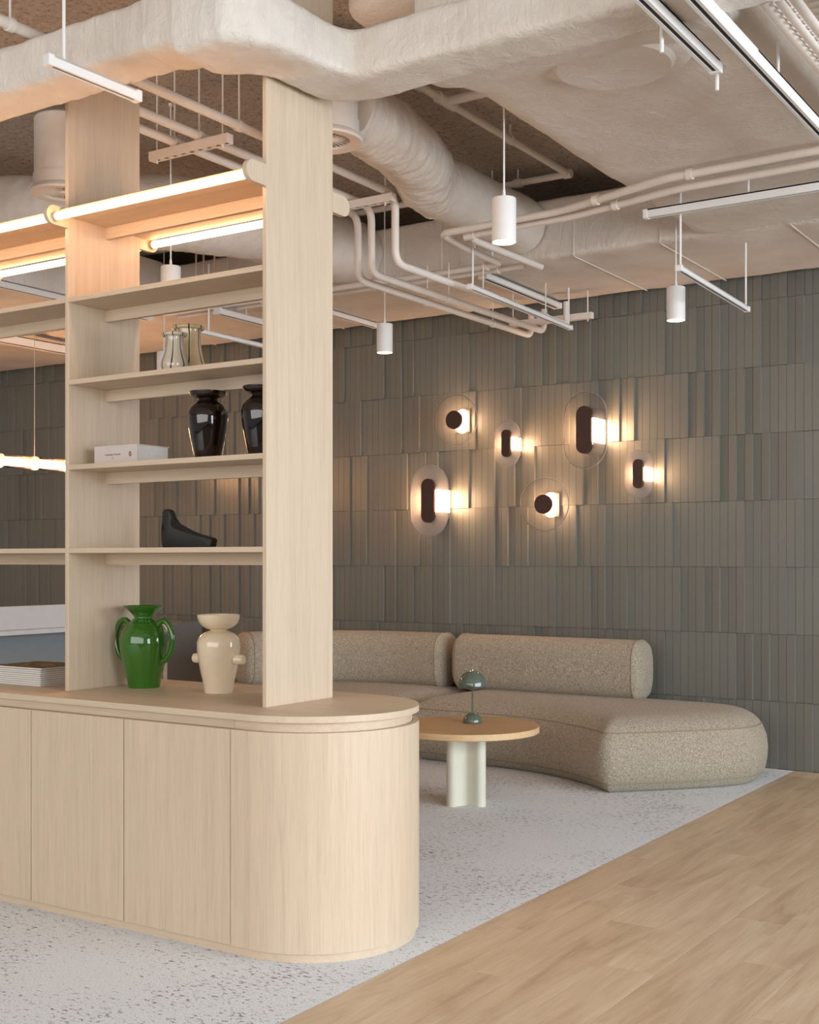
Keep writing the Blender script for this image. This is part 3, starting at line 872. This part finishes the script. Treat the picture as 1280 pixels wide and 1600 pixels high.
# hanging glass tube light
gp = Thing('tube_pendant', 'long glowing glass tube light hanging on thin wires seen through the left bay', 'pendant lamp', (-7.45, 6.6, 2.03))
gp.part('glass_tube', S([(-7.45, 5.5, 2.03), (-7.45, 7.35, 2.03)], 0.048, 20), M['glass_tube'])
gp.part('glow_rod', S([(-7.45, 5.52, 2.015), (-7.45, 7.33, 2.015)], 0.017, 12), M['pendant_glow'])
for k in range(6):
    y = 5.62 + k * 0.32
    cl = gp.part('collar', S([(-7.45, y - 0.012, 2.03), (-7.45, y + 0.012, 2.03)], 0.052, 20), M['rim'])
    gp.part('wire', S([(-7.45, y, 2.08), (-7.45, y, 3.03)], 0.003, 6), M['steel'])

# ------------------------------------------------------------------ ducts
def displace(bm, amp, freq, amp2=0.0, freq2=18.0):
    bm.normal_update()
    for v in bm.verts:
        d = noise.noise(v.co * freq) * amp + (noise.noise(v.co * freq2 + Vector((5, 3, 1))) * amp2 if amp2 else 0)
        v.co += v.normal * d
def densify(st, step):
    out = []
    D = crom([(s[0][0], s[0][1], s[2]) for s in st], 8), crom([(s[1][0], s[1][1], s[3]) for s in st], 8)
    n = 8
    res = []
    for i in range(len(D[0]) - 1):
        a, b = D[0][i], D[0][i + 1]; c, d = D[1][i], D[1][i + 1]
        k = max(1, int((b - a).length / step))
        for j in range(k):
            f = j / k; res.append((a.lerp(b, f), c.lerp(d, f)))
    res.append((D[0][-1], D[1][-1]))
    return res
def wrap_duct(st, step=0.03, n=5.0, cnt=48, amp=0.006, f=9.0, amp2=0.0022, f2=26.0):
    """stations: (front xy), (rear xy), bottom z, top z -> wrapped duct with a soft box section"""
    rings = []
    for a, b in densify(st, step):
        mid = Vector(((a.x + b.x) / 2, (a.y + b.y) / 2)); half = Vector(((b.x - a.x) / 2, (b.y - a.y) / 2))
        zb, zt = a.z, b.z
        ring = []
        for p, q in supell(1.0, (zt - zb) / 2, n, cnt):
            ring.append((mid.x + half.x * p, mid.y + half.y * p, (zb + zt) / 2 + q))
        rings.append(ring)
    bm = bmesh.new(); loft(bm, rings); bmesh.ops.recalc_face_normals(bm, faces=bm.faces)
    displace(bm, amp, f, amp2, f2); return bm
DG = 'white wrapped air ducts under the slab'
st = [((-7.2, 2.97), (-7.2, 3.19), 3.0, 3.175), ((-5.0, 2.97), (-5.0, 3.19), 3.0, 3.175), ((-3.10, 2.97), (-3.10, 3.19), 3.0, 3.175), ((-3.005, 2.968), (-3.005, 3.192), 2.998, 3.175), ((-2.985, 2.955), (-2.985, 3.197), 2.985, 3.18), ((-2.88, 2.952), (-2.89, 3.20), 2.978, 3.19),
      ((-2.845, 2.945), (-2.855, 3.203), 2.960, 3.195), ((-2.825, 2.938), (-2.84, 3.205), 2.940, 3.20), ((-2.69, 2.94), (-2.785, 3.23), 2.938, 3.20), ((-2.63, 2.952), (-2.76, 3.255), 2.938, 3.185), ((-2.555, 3.03), (-2.722, 3.30), 2.94, 3.155), ((-2.51, 3.15), (-2.712, 3.42), 2.94, 3.125), ((-2.492, 3.30), (-2.700, 3.55), 2.94, 3.105),
      ((-2.465, 3.385), (-2.62, 3.62), 2.936, 3.10), ((-2.41, 3.412), (-2.50, 3.645), 2.932, 3.105), ((-2.2, 3.425), (-2.22, 3.65), 2.94, 3.115), ((-1.6, 3.43), (-1.6, 3.655), 2.94, 3.115), ((-0.6, 3.43), (-0.6, 3.655), 2.94, 3.115), ((0.6, 3.43), (0.6, 3.655), 2.94, 3.115)]
fd = Thing('air_duct', 'wrinkled white duct with a kink crossing in front of the two wooden posts', 'duct', (-2.9, 3.1, 2.94), DG)
fd.part('wrap', wrap_duct(st, 0.016, 6.5, 72, 0.006, 7.0, 0.0035, 26.0), M['wrap'], ang=1.3)
# raised seams of the wrapping
def seam(th, pts): th.part('seam', S(pts, 0.0036, 6), M['wrap'])

wd = Thing('air_duct', 'broad flat white duct filling the ceiling at the upper right', 'duct', (-1.85, 5.2, 3.07), DG)
st = [((-2.37, 3.66), (-1.25, 3.66), 2.965, 3.40), ((-2.37, 3.80), (-1.25, 3.80), 2.99, 3.42), ((-2.375, 4.0), (-1.26, 4.0), 3.05, 3.41), ((-2.38, 4.3), (-1.27, 4.3), 3.07, 3.41), ((-2.39, 5.2), (-1.28, 5.2), 3.07, 3.41), ((-2.40, 6.53), (-1.28, 6.53), 3.07, 3.41)]
wd.part('wrap', wrap_duct(st, 0.025, 14.0, 150, 0.0065, 4.0, 0.0026, 17.0), M['wrap'], ang=1.3)
bm = lathe(bmesh.new(), [(0.30, 0.10), (0.285, 0.045), (0.25, 0.025), (0.215, 0.018), (0.20, 0.0), (0.0, 0.0)], 48)
bmesh.ops.translate(bm, vec=(-1.79, 4.05, 3.030), verts=bm.verts); wd.part('access_collar', bm, M['wrap'])

bd = Thing('air_duct', 'long white rectangular duct running along the top of the tiled wall', 'duct', (-5.0, 7.1, 3.07), DG)
st = [((-11.5, 6.56), (-11.5, 7.69), 3.07, 3.435), ((-6.0, 6.56), (-6.0, 7.69), 3.07, 3.435), ((-2.4, 6.56), (-2.4, 7.69), 3.07, 3.435), ((1.5, 6.56), (1.5, 7.69), 3.07, 3.435)]
bd.part('wrap', wrap_duct(st, 0.04, 16.0, 130, 0.0065, 3.5, 0.0026, 15.0), M['wrap'], ang=1.3)
for x in (-6.9, -5.6, -4.35, -3.15, -2.62, -1.9):
    seam(bd, [(x, 6.50 + 0.065, 3.40), (x, 6.558, 3.075), (x, 6.58, 3.068), (x, 7.66, 3.068)])

ld = Thing('air_duct', 'flat pale duct box above the left bay of the shelf rack', 'duct', (-8.0, 5.6, 3.05), DG)
st = [((-10.5, 4.7), (-10.5, 6.53), 3.05, 3.44), ((-8.0, 4.7), (-8.0, 6.53), 3.05, 3.44), ((-6.36, 4.7), (-6.36, 6.53), 3.05, 3.44)]
ld.part('wrap', wrap_duct(st, 0.06, 16.0, 96, 0.004, 4.0, 0.0015, 18.0), M['wrap'], ang=1.3)

ud = Thing('air_duct', 'short white duct tucked up behind the kinked duct beside the post top', 'duct', (-2.1, 4.2, 3.43), DG)
st = [((-2.95, 4.10), (-2.95, 4.28), 3.50, 3.57), ((-2.90, 4.00), (-2.90, 4.38), 3.46, 3.58), ((-2.78, 3.96), (-2.78, 4.42), 3.435, 3.585), ((-2.4, 3.96), (-2.4, 4.42), 3.435, 3.585), ((-1.3, 3.96), (-1.3, 4.42), 3.435, 3.585)]
ud.part('wrap', wrap_duct(st, 0.03, 3.5, 40, 0.004, 9.0, 0.002, 26.0), M['wrap'], ang=1.3)

def flex(path, rad, wr=0.012):
    P = crom(path, 22)
    def rf(i, a, p):
        return rad * (1 + 0.05 * noise.noise(Vector((p.x * 6, p.y * 6, a)))) + wr * 0.6 * noise.noise(Vector((p.x * 22 + math.cos(a) * 1.7, p.y * 22 + math.sin(a) * 1.7, math.sin(a) * 1.2))) + wr * 0.5 * noise.noise(Vector((p.x * 55 + math.cos(a) * 4, p.y * 55, math.sin(a) * 4)))
    return S(P, rad, 40, rfun=rf)
rd = Thing('flexible_duct', 'round crinkled white duct bending from a ceiling vent to the rectangular duct', 'duct', (-3.4, 5.4, 3.15))
rd.part('sleeve', flex([(-3.23, 4.40, 3.29), (-3.24, 4.62, 3.29), (-3.27, 4.90, 3.285), (-3.36, 5.22, 3.285), (-3.46, 5.46, 3.28), (-3.49, 5.62, 3.28)], 0.158, 0.016), M['flex'], ang=1.3)
rd.part('straight_section', flex([(-3.49, 5.60, 3.29), (-3.49, 6.0, 3.29), (-3.49, 6.55, 3.29)], 0.165, 0.0025), M['flex'], ang=1.3)
rl = Thing('flexible_duct', 'thick round white duct curving above the lit shelf between the posts', 'duct', (-5.0, 5.2, 3.0))
rl.part('sleeve', flex([(-6.5, 4.30, 3.27), (-6.1, 4.50, 3.27), (-5.7, 4.70, 3.265), (-5.25, 4.93, 3.26), (-4.93, 5.16, 3.26), (-4.74, 5.5, 3.26), (-4.70, 5.95, 3.27), (-4.70, 6.555, 3.275)], 0.208, 0.014), M['flex'], ang=1.3)

# round ceiling vents
def vent(loc, label, k_=1.07):
    v = Thing('ceiling_vent', label, 'vent', loc, 'round ceiling vents on drums')
    v.part('drum', lathe(bmesh.new(), [(0, 0.075), (0.135, 0.075), (0.135, 0.345), (0.128, 0.352), (0, 0.352)], 48), M['pipe'], local=True)
    v.part('flange', lathe(bmesh.new(), [(0.105, 0.004), (0.150, 0.0), (0.156, 0.008), (0.150, 0.022), (0.140, 0.03), (0.140, 0.085), (0.12, 0.085), (0.105, 0.03)], 48, hoop=True), M['pipe'], local=True)
    v.part('throat', lathe(bmesh.new(), [(0.104, 0.04), (0.104, 0.045), (0, 0.045)], 32), M['shade_dark'], local=True)
    for k in range(30):
        a = 2 * math.pi * k / 30
        bm = B(0.022, 0.106, -0.006, 0.006, -0.0012, 0.0012)
        bmesh.ops.transform(bm, matrix=Matrix.Translation((0, 0, 0.016)) @ Matrix.Rotation(a, 4, 'Z') @ Matrix.Rotation(R(42), 4, 'X'), verts=bm.verts)
        v.part('vane', bm, M['pipe'], local=True)
    v.part('hub', lathe(bmesh.new(), [(0, 0.004), (0.02, 0.006), (0.024, 0.016), (0.02, 0.03), (0, 0.03)], 20), M['pipe'], local=True)
    v.o.scale = (k_, k_, k_)
    return v
v1 = vent((-3.235, 4.28, 3.10), 'round white ceiling vent beside the top of the right wooden post')
copy_tree(v1.o, (-4.815, 4.23, 3.115), 'round white ceiling vent half hidden by the left wooden post')

# ------------------------------------------------------------------ pipes and conduits
PG = 'white ceiling pipes dropping under the long duct'
for X, yd, ye, lab in ((-3.99, 5.585, 7.64, 'white pipe with a drop bend, the one farthest from the round duct'),
                       (-3.84, 5.50, 7.54, 'white pipe with a drop bend, the middle one of three'),
                       (-3.605, 5.38, 7.40, 'white pipe with a drop bend, the one nearest the round duct')):
    p = Thing('pipe', lab, 'pipe', (X, yd, 2.85), PG)
    path = [(X, 1.5, 3.205), (X, yd, 3.205), (X, yd, 2.85), (X, ye, 2.85), (X, ye, 3.0)]
    p.part('tube', S(fillet(path, 0.085, 8), 0.0205, 14), M['pipe'])
    for y in (2.92, 4.15):
        p.part('clamp', S([(X, y - 0.012, 3.205), (X, y + 0.012, 3.205)], 0.026, 14), M['pipe'])
        p.part('hanger', S([(X, y, 3.225), (X, y, ZS)], 0.0045, 6), M['pipe'])
    for y in (6.3, 7.1):
        p.part('clamp', S([(X, y - 0.012, 2.85), (X, y + 0.012, 2.85)], 0.025, 14), M['pipe'])
        p.part('hanger', S([(X, y, 2.87), (X, y, 3.07)], 0.004, 6), M['pipe'])

sp = Thing('sprinkler_pipe', 'thin white pipe with an elbow close under the rough concrete slab', 'pipe', (-3.14, 6.4, 3.5))
sp.part('tube', S(fillet([(-3.14, 4.2, 3.52), (-3.14, 6.47, 3.52), (-8.5, 6.47, 3.52)], 0.05, 6), 0.0195, 12), M['pipe'])
sp.part('tee', S([(-3.14, 5.05, 3.52), (-3.14, 5.20, 3.52)], 0.028, 14), M['pipe'])
sp.part('branch', S([(-3.14, 5.13, 3.52), (-2.2, 5.13, 3.52)], 0.022, 12), M['pipe'])
for pth in ([(-3.14, 4.86, 3.52), (-3.14, 4.90, 3.52)], [(-3.14, 5.76, 3.52), (-3.14, 5.79, 3.52)], [(-3.12, 6.47, 3.52), (-3.165, 6.47, 3.52)], [(-3.44, 6.47, 3.52), (-3.49, 6.47, 3.52)]):
    sp.part('coupling', S(pth, 0.026, 14), M['pipe'])
for x, y in ((-3.465, 6.47), (-3.14, 5.775), (-4.4, 6.47)): sp.part('hanger', S([(x, y, 3.53), (x, y, ZS)], 0.006, 6), M['pipe'])

CG = 'white conduits crossing below the broad duct'
c1 = Thing('conduit', 'white conduit with a hairpin bend below the broad duct', 'conduit', (-3.0, 5.5, 3.03), CG)
c1.part('tube', S(fillet([(0.3, 5.30, 3.035), (-2.1, 5.36, 3.035), (-2.75, 5.56, 3.03), (-3.46, 5.60, 3.03), (-3.50, 5.9, 3.03), (-3.52, 6.36, 3.03), (-6.2, 6.36, 3.03)], 0.05, 6), 0.0185, 12), M['pipe'])
c2 = Thing('conduit', 'white conduit ending in an open stub under the long duct', 'conduit', (-2.9, 5.6, 3.0), CG)
c2.part('tube', S(fillet([(0.3, 5.46, 3.03), (-2.1, 5.52, 3.03), (-2.7, 5.64, 3.02), (-3.34, 5.68, 3.02), (-3.36, 5.8, 3.02), (-3.34, 6.52, 3.02)], 0.05, 6), 0.0185, 12), M['pipe'])
c2.part('coupling', S([(-3.30, 5.678, 3.02), (-3.36, 5.682, 3.02)], 0.024, 12), M['pipe'])
c3 = Thing('conduit', 'white conduit running straight along the lower front edge of the long duct', 'conduit', (-4.5, 6.5, 3.04), CG)
c3.part('tube', S([(-3.43, 6.49, 3.035), (-6.2, 6.49, 3.035)], 0.0185, 12), M['pipe'])
for c, pts in ((c1, ((-2.52, 5.49, 3.033), (-2.0, 5.36, 3.035))), (c2, ((-2.46, 5.59, 3.025),))):
    for x, y, z in pts:
        c.part('clamp', S([(x - 0.014, y, z), (x + 0.014, y, z)], 0.026, 12), M['pipe'])
for c, y, z in ((c1, 6.36, 3.03), (c3, 6.49, 3.035)):
    for x in (-3.62, -4.25, -5.0, -5.32):
        c.part('clamp', S([(x - 0.014, y, z), (x + 0.014, y, z)], 0.025, 12), M['pipe'])
for x in (-5.95, -5.88, -5.78, -5.66, -3.95, -3.72, -3.60): c1.part('hanger', S([(x, 6.40, 3.03), (x, 6.40, ZS)], 0.006, 6), M['pipe'])

# slotted strut brackets
def strut(x0, x1, y, z, label, rods, ztop=ZS):
    s = Thing('strut_bracket', label, 'bracket', ((x0 + x1) / 2, y, z), 'slotted strut brackets carrying the pipes')
    bm = B(x0, x1, y - 0.02, y - 0.017, z, z + 0.04); box(bm, x0, x1, y + 0.017, y + 0.02, z, z + 0.04)
    # slotted bottom web
    n = int((x1 - x0) / 0.05); cell = (x1 - x0) / n
    for k in range(n):
        a = x0 + k * cell
        box(bm, a, a + cell * 0.42, y - 0.017, y + 0.017, z, z + 0.003)
        for sgn in (-1, 1):
            box(bm, a + cell * 0.42, a + cell, y + sgn * 0.009 if sgn > 0 else y - 0.017, y + 0.017 if sgn > 0 else y - 0.009, z, z + 0.003)
    box(bm, x0, x1, y - 0.017, y + 0.017, z + 0.037, z + 0.04)  # closing plate added on top so the slots stay dark
    s.part('channel', bm, M['pipe'])
    for x in (x0, x1): s.part('end_cap', B(x - 0.003, x + 0.003, y - 0.021, y + 0.021, z - 0.001, z + 0.041), M['pipe'])
    for x in rods:
        s.part('rod', S([(x, y, z - 0.015), (x, y, ztop)], 0.0045, 8), M['pipe'])
strut(-4.13, -3.66, 4.15, 3.140, 'slotted strut bracket hanging between the two wooden posts', (-4.10, -3.70))
strut(-4.13, -3.55, 5.28, 3.140, 'slotted strut bracket just right of the right wooden post', (-4.10, -3.60))
strut(-4.05, -3.45, 7.46, 2.885, 'slotted strut bracket at the far pipe ends by the tiled wall', (-3.48,), 3.07)

# ------------------------------------------------------------------ lighting tracks
def track(p0, p1, label, rods=(), w=0.034, h=0.034, group='white lighting tracks', ztop=None, slot=True):
    p0, p1 = Vector(p0), Vector(p1); d = (p1 - p0); L = d.length; yaw = math.atan2(d.y, d.x)
    s = Thing('lighting_track', label, 'track', p0, group, yaw)
    bm = B(0.0, L, -w / 2, -w / 2 + w * 0.3, 0, h); box(bm, 0.0, L, w / 2 - w * 0.3, w / 2, 0, h); box(bm, 0.0, L, -w / 2, w / 2, h - 0.006, h)
    s.part('profile', bm, M['track'], local=True)
    if slot: s.part('slot', B(0.004, L - 0.004, -w / 2 + w * 0.3, w / 2 - w * 0.3, 0.003, 0.008), M['slot'], local=True)
    for x in (0.0, L): s.part('end_cap', B(x - 0.012, x + 0.012, -w / 2 - 0.002, w / 2 + 0.002, -0.002, h + 0.002, bev=0.002, seg=1), M['track'], local=True)
    for x, zt in rods: s.part('rod', S([(x, 0, h), (x, 0, zt - p0.z)], 0.0055, 8), M['track'], local=True)
track((-3.145, 2.70, 2.885), (-3.135, 3.075, 2.885), 'short white hanging track in front of the kinked duct above the left post', [(0.06, ZS)], 0.03, 0.034)
track((-1.262, 2.6, 2.895), (-1.262, 5.3, 2.895), 'long white track crossing the upper right corner', [(1.62, 3.07)], 0.036, 0.045)
track((-1.385, 2.6, 2.895), (-1.385, 3.95, 2.895), 'white track ending with a pin beside the long corner track', [], 0.036, 0.036)
track((-2.33, 5.66, 2.955), (-0.2, 5.66, 2.955), 'white track running crosswise below the broad duct beside the conduits', [(0.5, 3.07), (1.4, 3.07)], 0.036, 0.04)
track((-2.18, 5.70, 2.69), (-2.22, 6.84, 2.69), 'thin white track hanging on two rods beside the rightmost spotlight', [(0.02, 3.07), (1.12, 3.07)], 0.03, 0.026)
track((-3.475, 5.93, 2.80), (-3.545, 7.33, 2.80), 'thin white track hanging beside the drop-bend pipes', [(0.03, 3.07), (1.38, 3.07)], 0.03, 0.026)
track((-3.775, 6.60, 3.022), (-3.80, 7.66, 3.022), 'white track fixed flush under the long duct above the drop-bend pipes', [], 0.06, 0.035)
track((-5.25, 6.60, 3.030), (-5.27, 7.6, 3.030), 'white track fixed under the long duct leading to the farther spotlight right of the post', [], 0.045, 0.035)
track((-5.68, 6.32, 2.966), (-5.70, 7.5, 2.966), 'white track seen above the striped vases between the posts', [(0.3, 3.07)], 0.06, 0.04)
track((-5.43, 5.86, 2.745), (-5.47, 7.3, 2.745), 'thin white track hanging lower behind the striped vases', [(0.1, 3.2), (1.2, 3.07)], 0.03, 0.026)
track((-6.40, 4.9, 3.010), (-6.40, 6.4, 3.010), 'pale track under the duct box above the upper left shelf', [], 0.06, 0.035)
track((-7.15, 5.9, 3.000), (-7.15, 7.0, 3.000), 'pale track under the duct box just below the upper left shelf', [], 0.06, 0.04)
track((-7.75, 5.6, 2.955), (-7.75, 6.95, 2.955), 'thick white track above the glass tube light', [(0.5, 3.05), (1.2, 3.05)], 0.10, 0.06)

pn = Thing('hanging_pin', 'small white pin hanging at the end of the shorter corner track', 'pin', (-1.40, 4.0, 2.85))
pn.part('pin', S([(-1.40, 4.005, 2.93), (-1.40, 4.005, 2.858)], 0.0065, 8), M['track'])
pn.part('plate', B(-1.425, -1.375, 3.995, 4.02, 2.93, 2.936), M['track'])
pn = Thing('hanging_pin', 'small white pin hanging midway on the shorter corner track', 'pin', (-1.44, 3.62, 2.85))
pn.part('pin', S([(-1.44, 3.62, 2.96), (-1.44, 3.62, 2.86)], 0.0065, 8), M['track'])
pn.part('plate', B(-1.46, -1.42, 3.61, 3.63, 2.955, 2.961), M['track'])

# perforated cable tray in the upper right corner
ty = Thing('cable_tray', 'perforated pale metal cable tray in the upper right corner', 'cable tray', (-0.9, 4.2, 2.98))
bm = bmesh.new()
def strip(bm, x0, x1, ya, yb, z, period=None, frac=0.5, ph=0.0):
    if period is None:
        v = [bm.verts.new(p) for p in ((x0, ya, z), (x1, ya, z), (x1, yb, z), (x0, yb, z))]; bm.faces.new(v); return
    y = ya + ph
    if ph > 0: strip(bm, x0, x1, ya, y, z)
    while y < yb:
        e = min(y + period * (1 - frac), yb); strip(bm, x0, x1, y, e, z); y += period
tz = 2.985; ya, yb = 3.74, 5.15
x = -1.175
for w, per, fr_, ph in ((0.035, None, 0, 0), (0.011, 0.05, 0.5, 0.0), (0.030, None, 0, 0), (0.011, 0.05, 0.5, 0.025), (0.035, None, 0, 0), (0.12, 0.05, 0.12, 0.01), (0.03, None, 0, 0), (0.12, 0.05, 0.12, 0.02), (0.03, None, 0, 0), (0.011, 0.05, 0.5, 0), (0.04, None, 0, 0)):
    strip(bm, x, x + w, ya, yb, tz, per, fr_, ph); x += w
tray = ty.part('perforated_base', bm, M['pipe'])
md = tray.modifiers.new('thickness', 'SOLIDIFY'); md.thickness = 0.003
for xx in (-1.175, x): ty.part('side_rail', B(xx - 0.002, xx + 0.002, ya, yb, tz, tz + 0.06), M['pipe'])
for y in (4.0, 4.7): ty.part('hanger_rod', S([(x - 0.2, y, tz), (x - 0.2, y, ZS)], 0.005, 8), M['steel'])

# ------------------------------------------------------------------ pendant spotlights
def spot(loc, label, ztop):
    s = Thing('spotlight', label, 'spotlight', loc, 'white cylinder pendant spotlights')
    s.part('housing', lathe(bmesh.new(), [(0.046, 0.004), (0.0485, 0.0), (0.050, 0.002), (0.050, 0.177), (0.048, 0.18), (0.0, 0.18)], 48), M['track'], local=True)
    s.part('lens', lathe(bmesh.new(), [(0.0, 0.0035), (0.0455, 0.0035), (0.0455, 0.008), (0, 0.008)], 40), M['spot_glow'], local=True)
    h = ztop - loc[2]
    s.part('rod', lathe(bmesh.new(), [(0, 0.18), (0.008, 0.18), (0.006, 0.21), (0.004, 0.22), (0.004, h), (0.0, h)], 12), M['track'], local=True)
    s.part('ceiling_rose', lathe(bmesh.new(), [(0, h - 0.012), (0.012, h - 0.012), (0.012, h), (0, h)], 16), M['track'], local=True)
    return s
spot((-2.465, 4.48, 2.605), 'white cylinder spotlight in front of the round duct, nearest to the camera', ZS)
spot((-4.43, 4.58, 2.60), 'white cylinder spotlight standing out above the upper shelf between the posts', ZS)
s1 = spot((-4.385, 6.425, 2.60), 'white cylinder spotlight just right of the right post against the dark tiles', ZS)
for loc, lab in (((-2.475, 6.425, 2.60), 'white cylinder spotlight on the right beside the hanging track'),
                 ((-6.28, 6.425, 2.60), 'white cylinder spotlight partly hidden behind the striped vases')):
    copy_tree(s1.o, loc, lab)
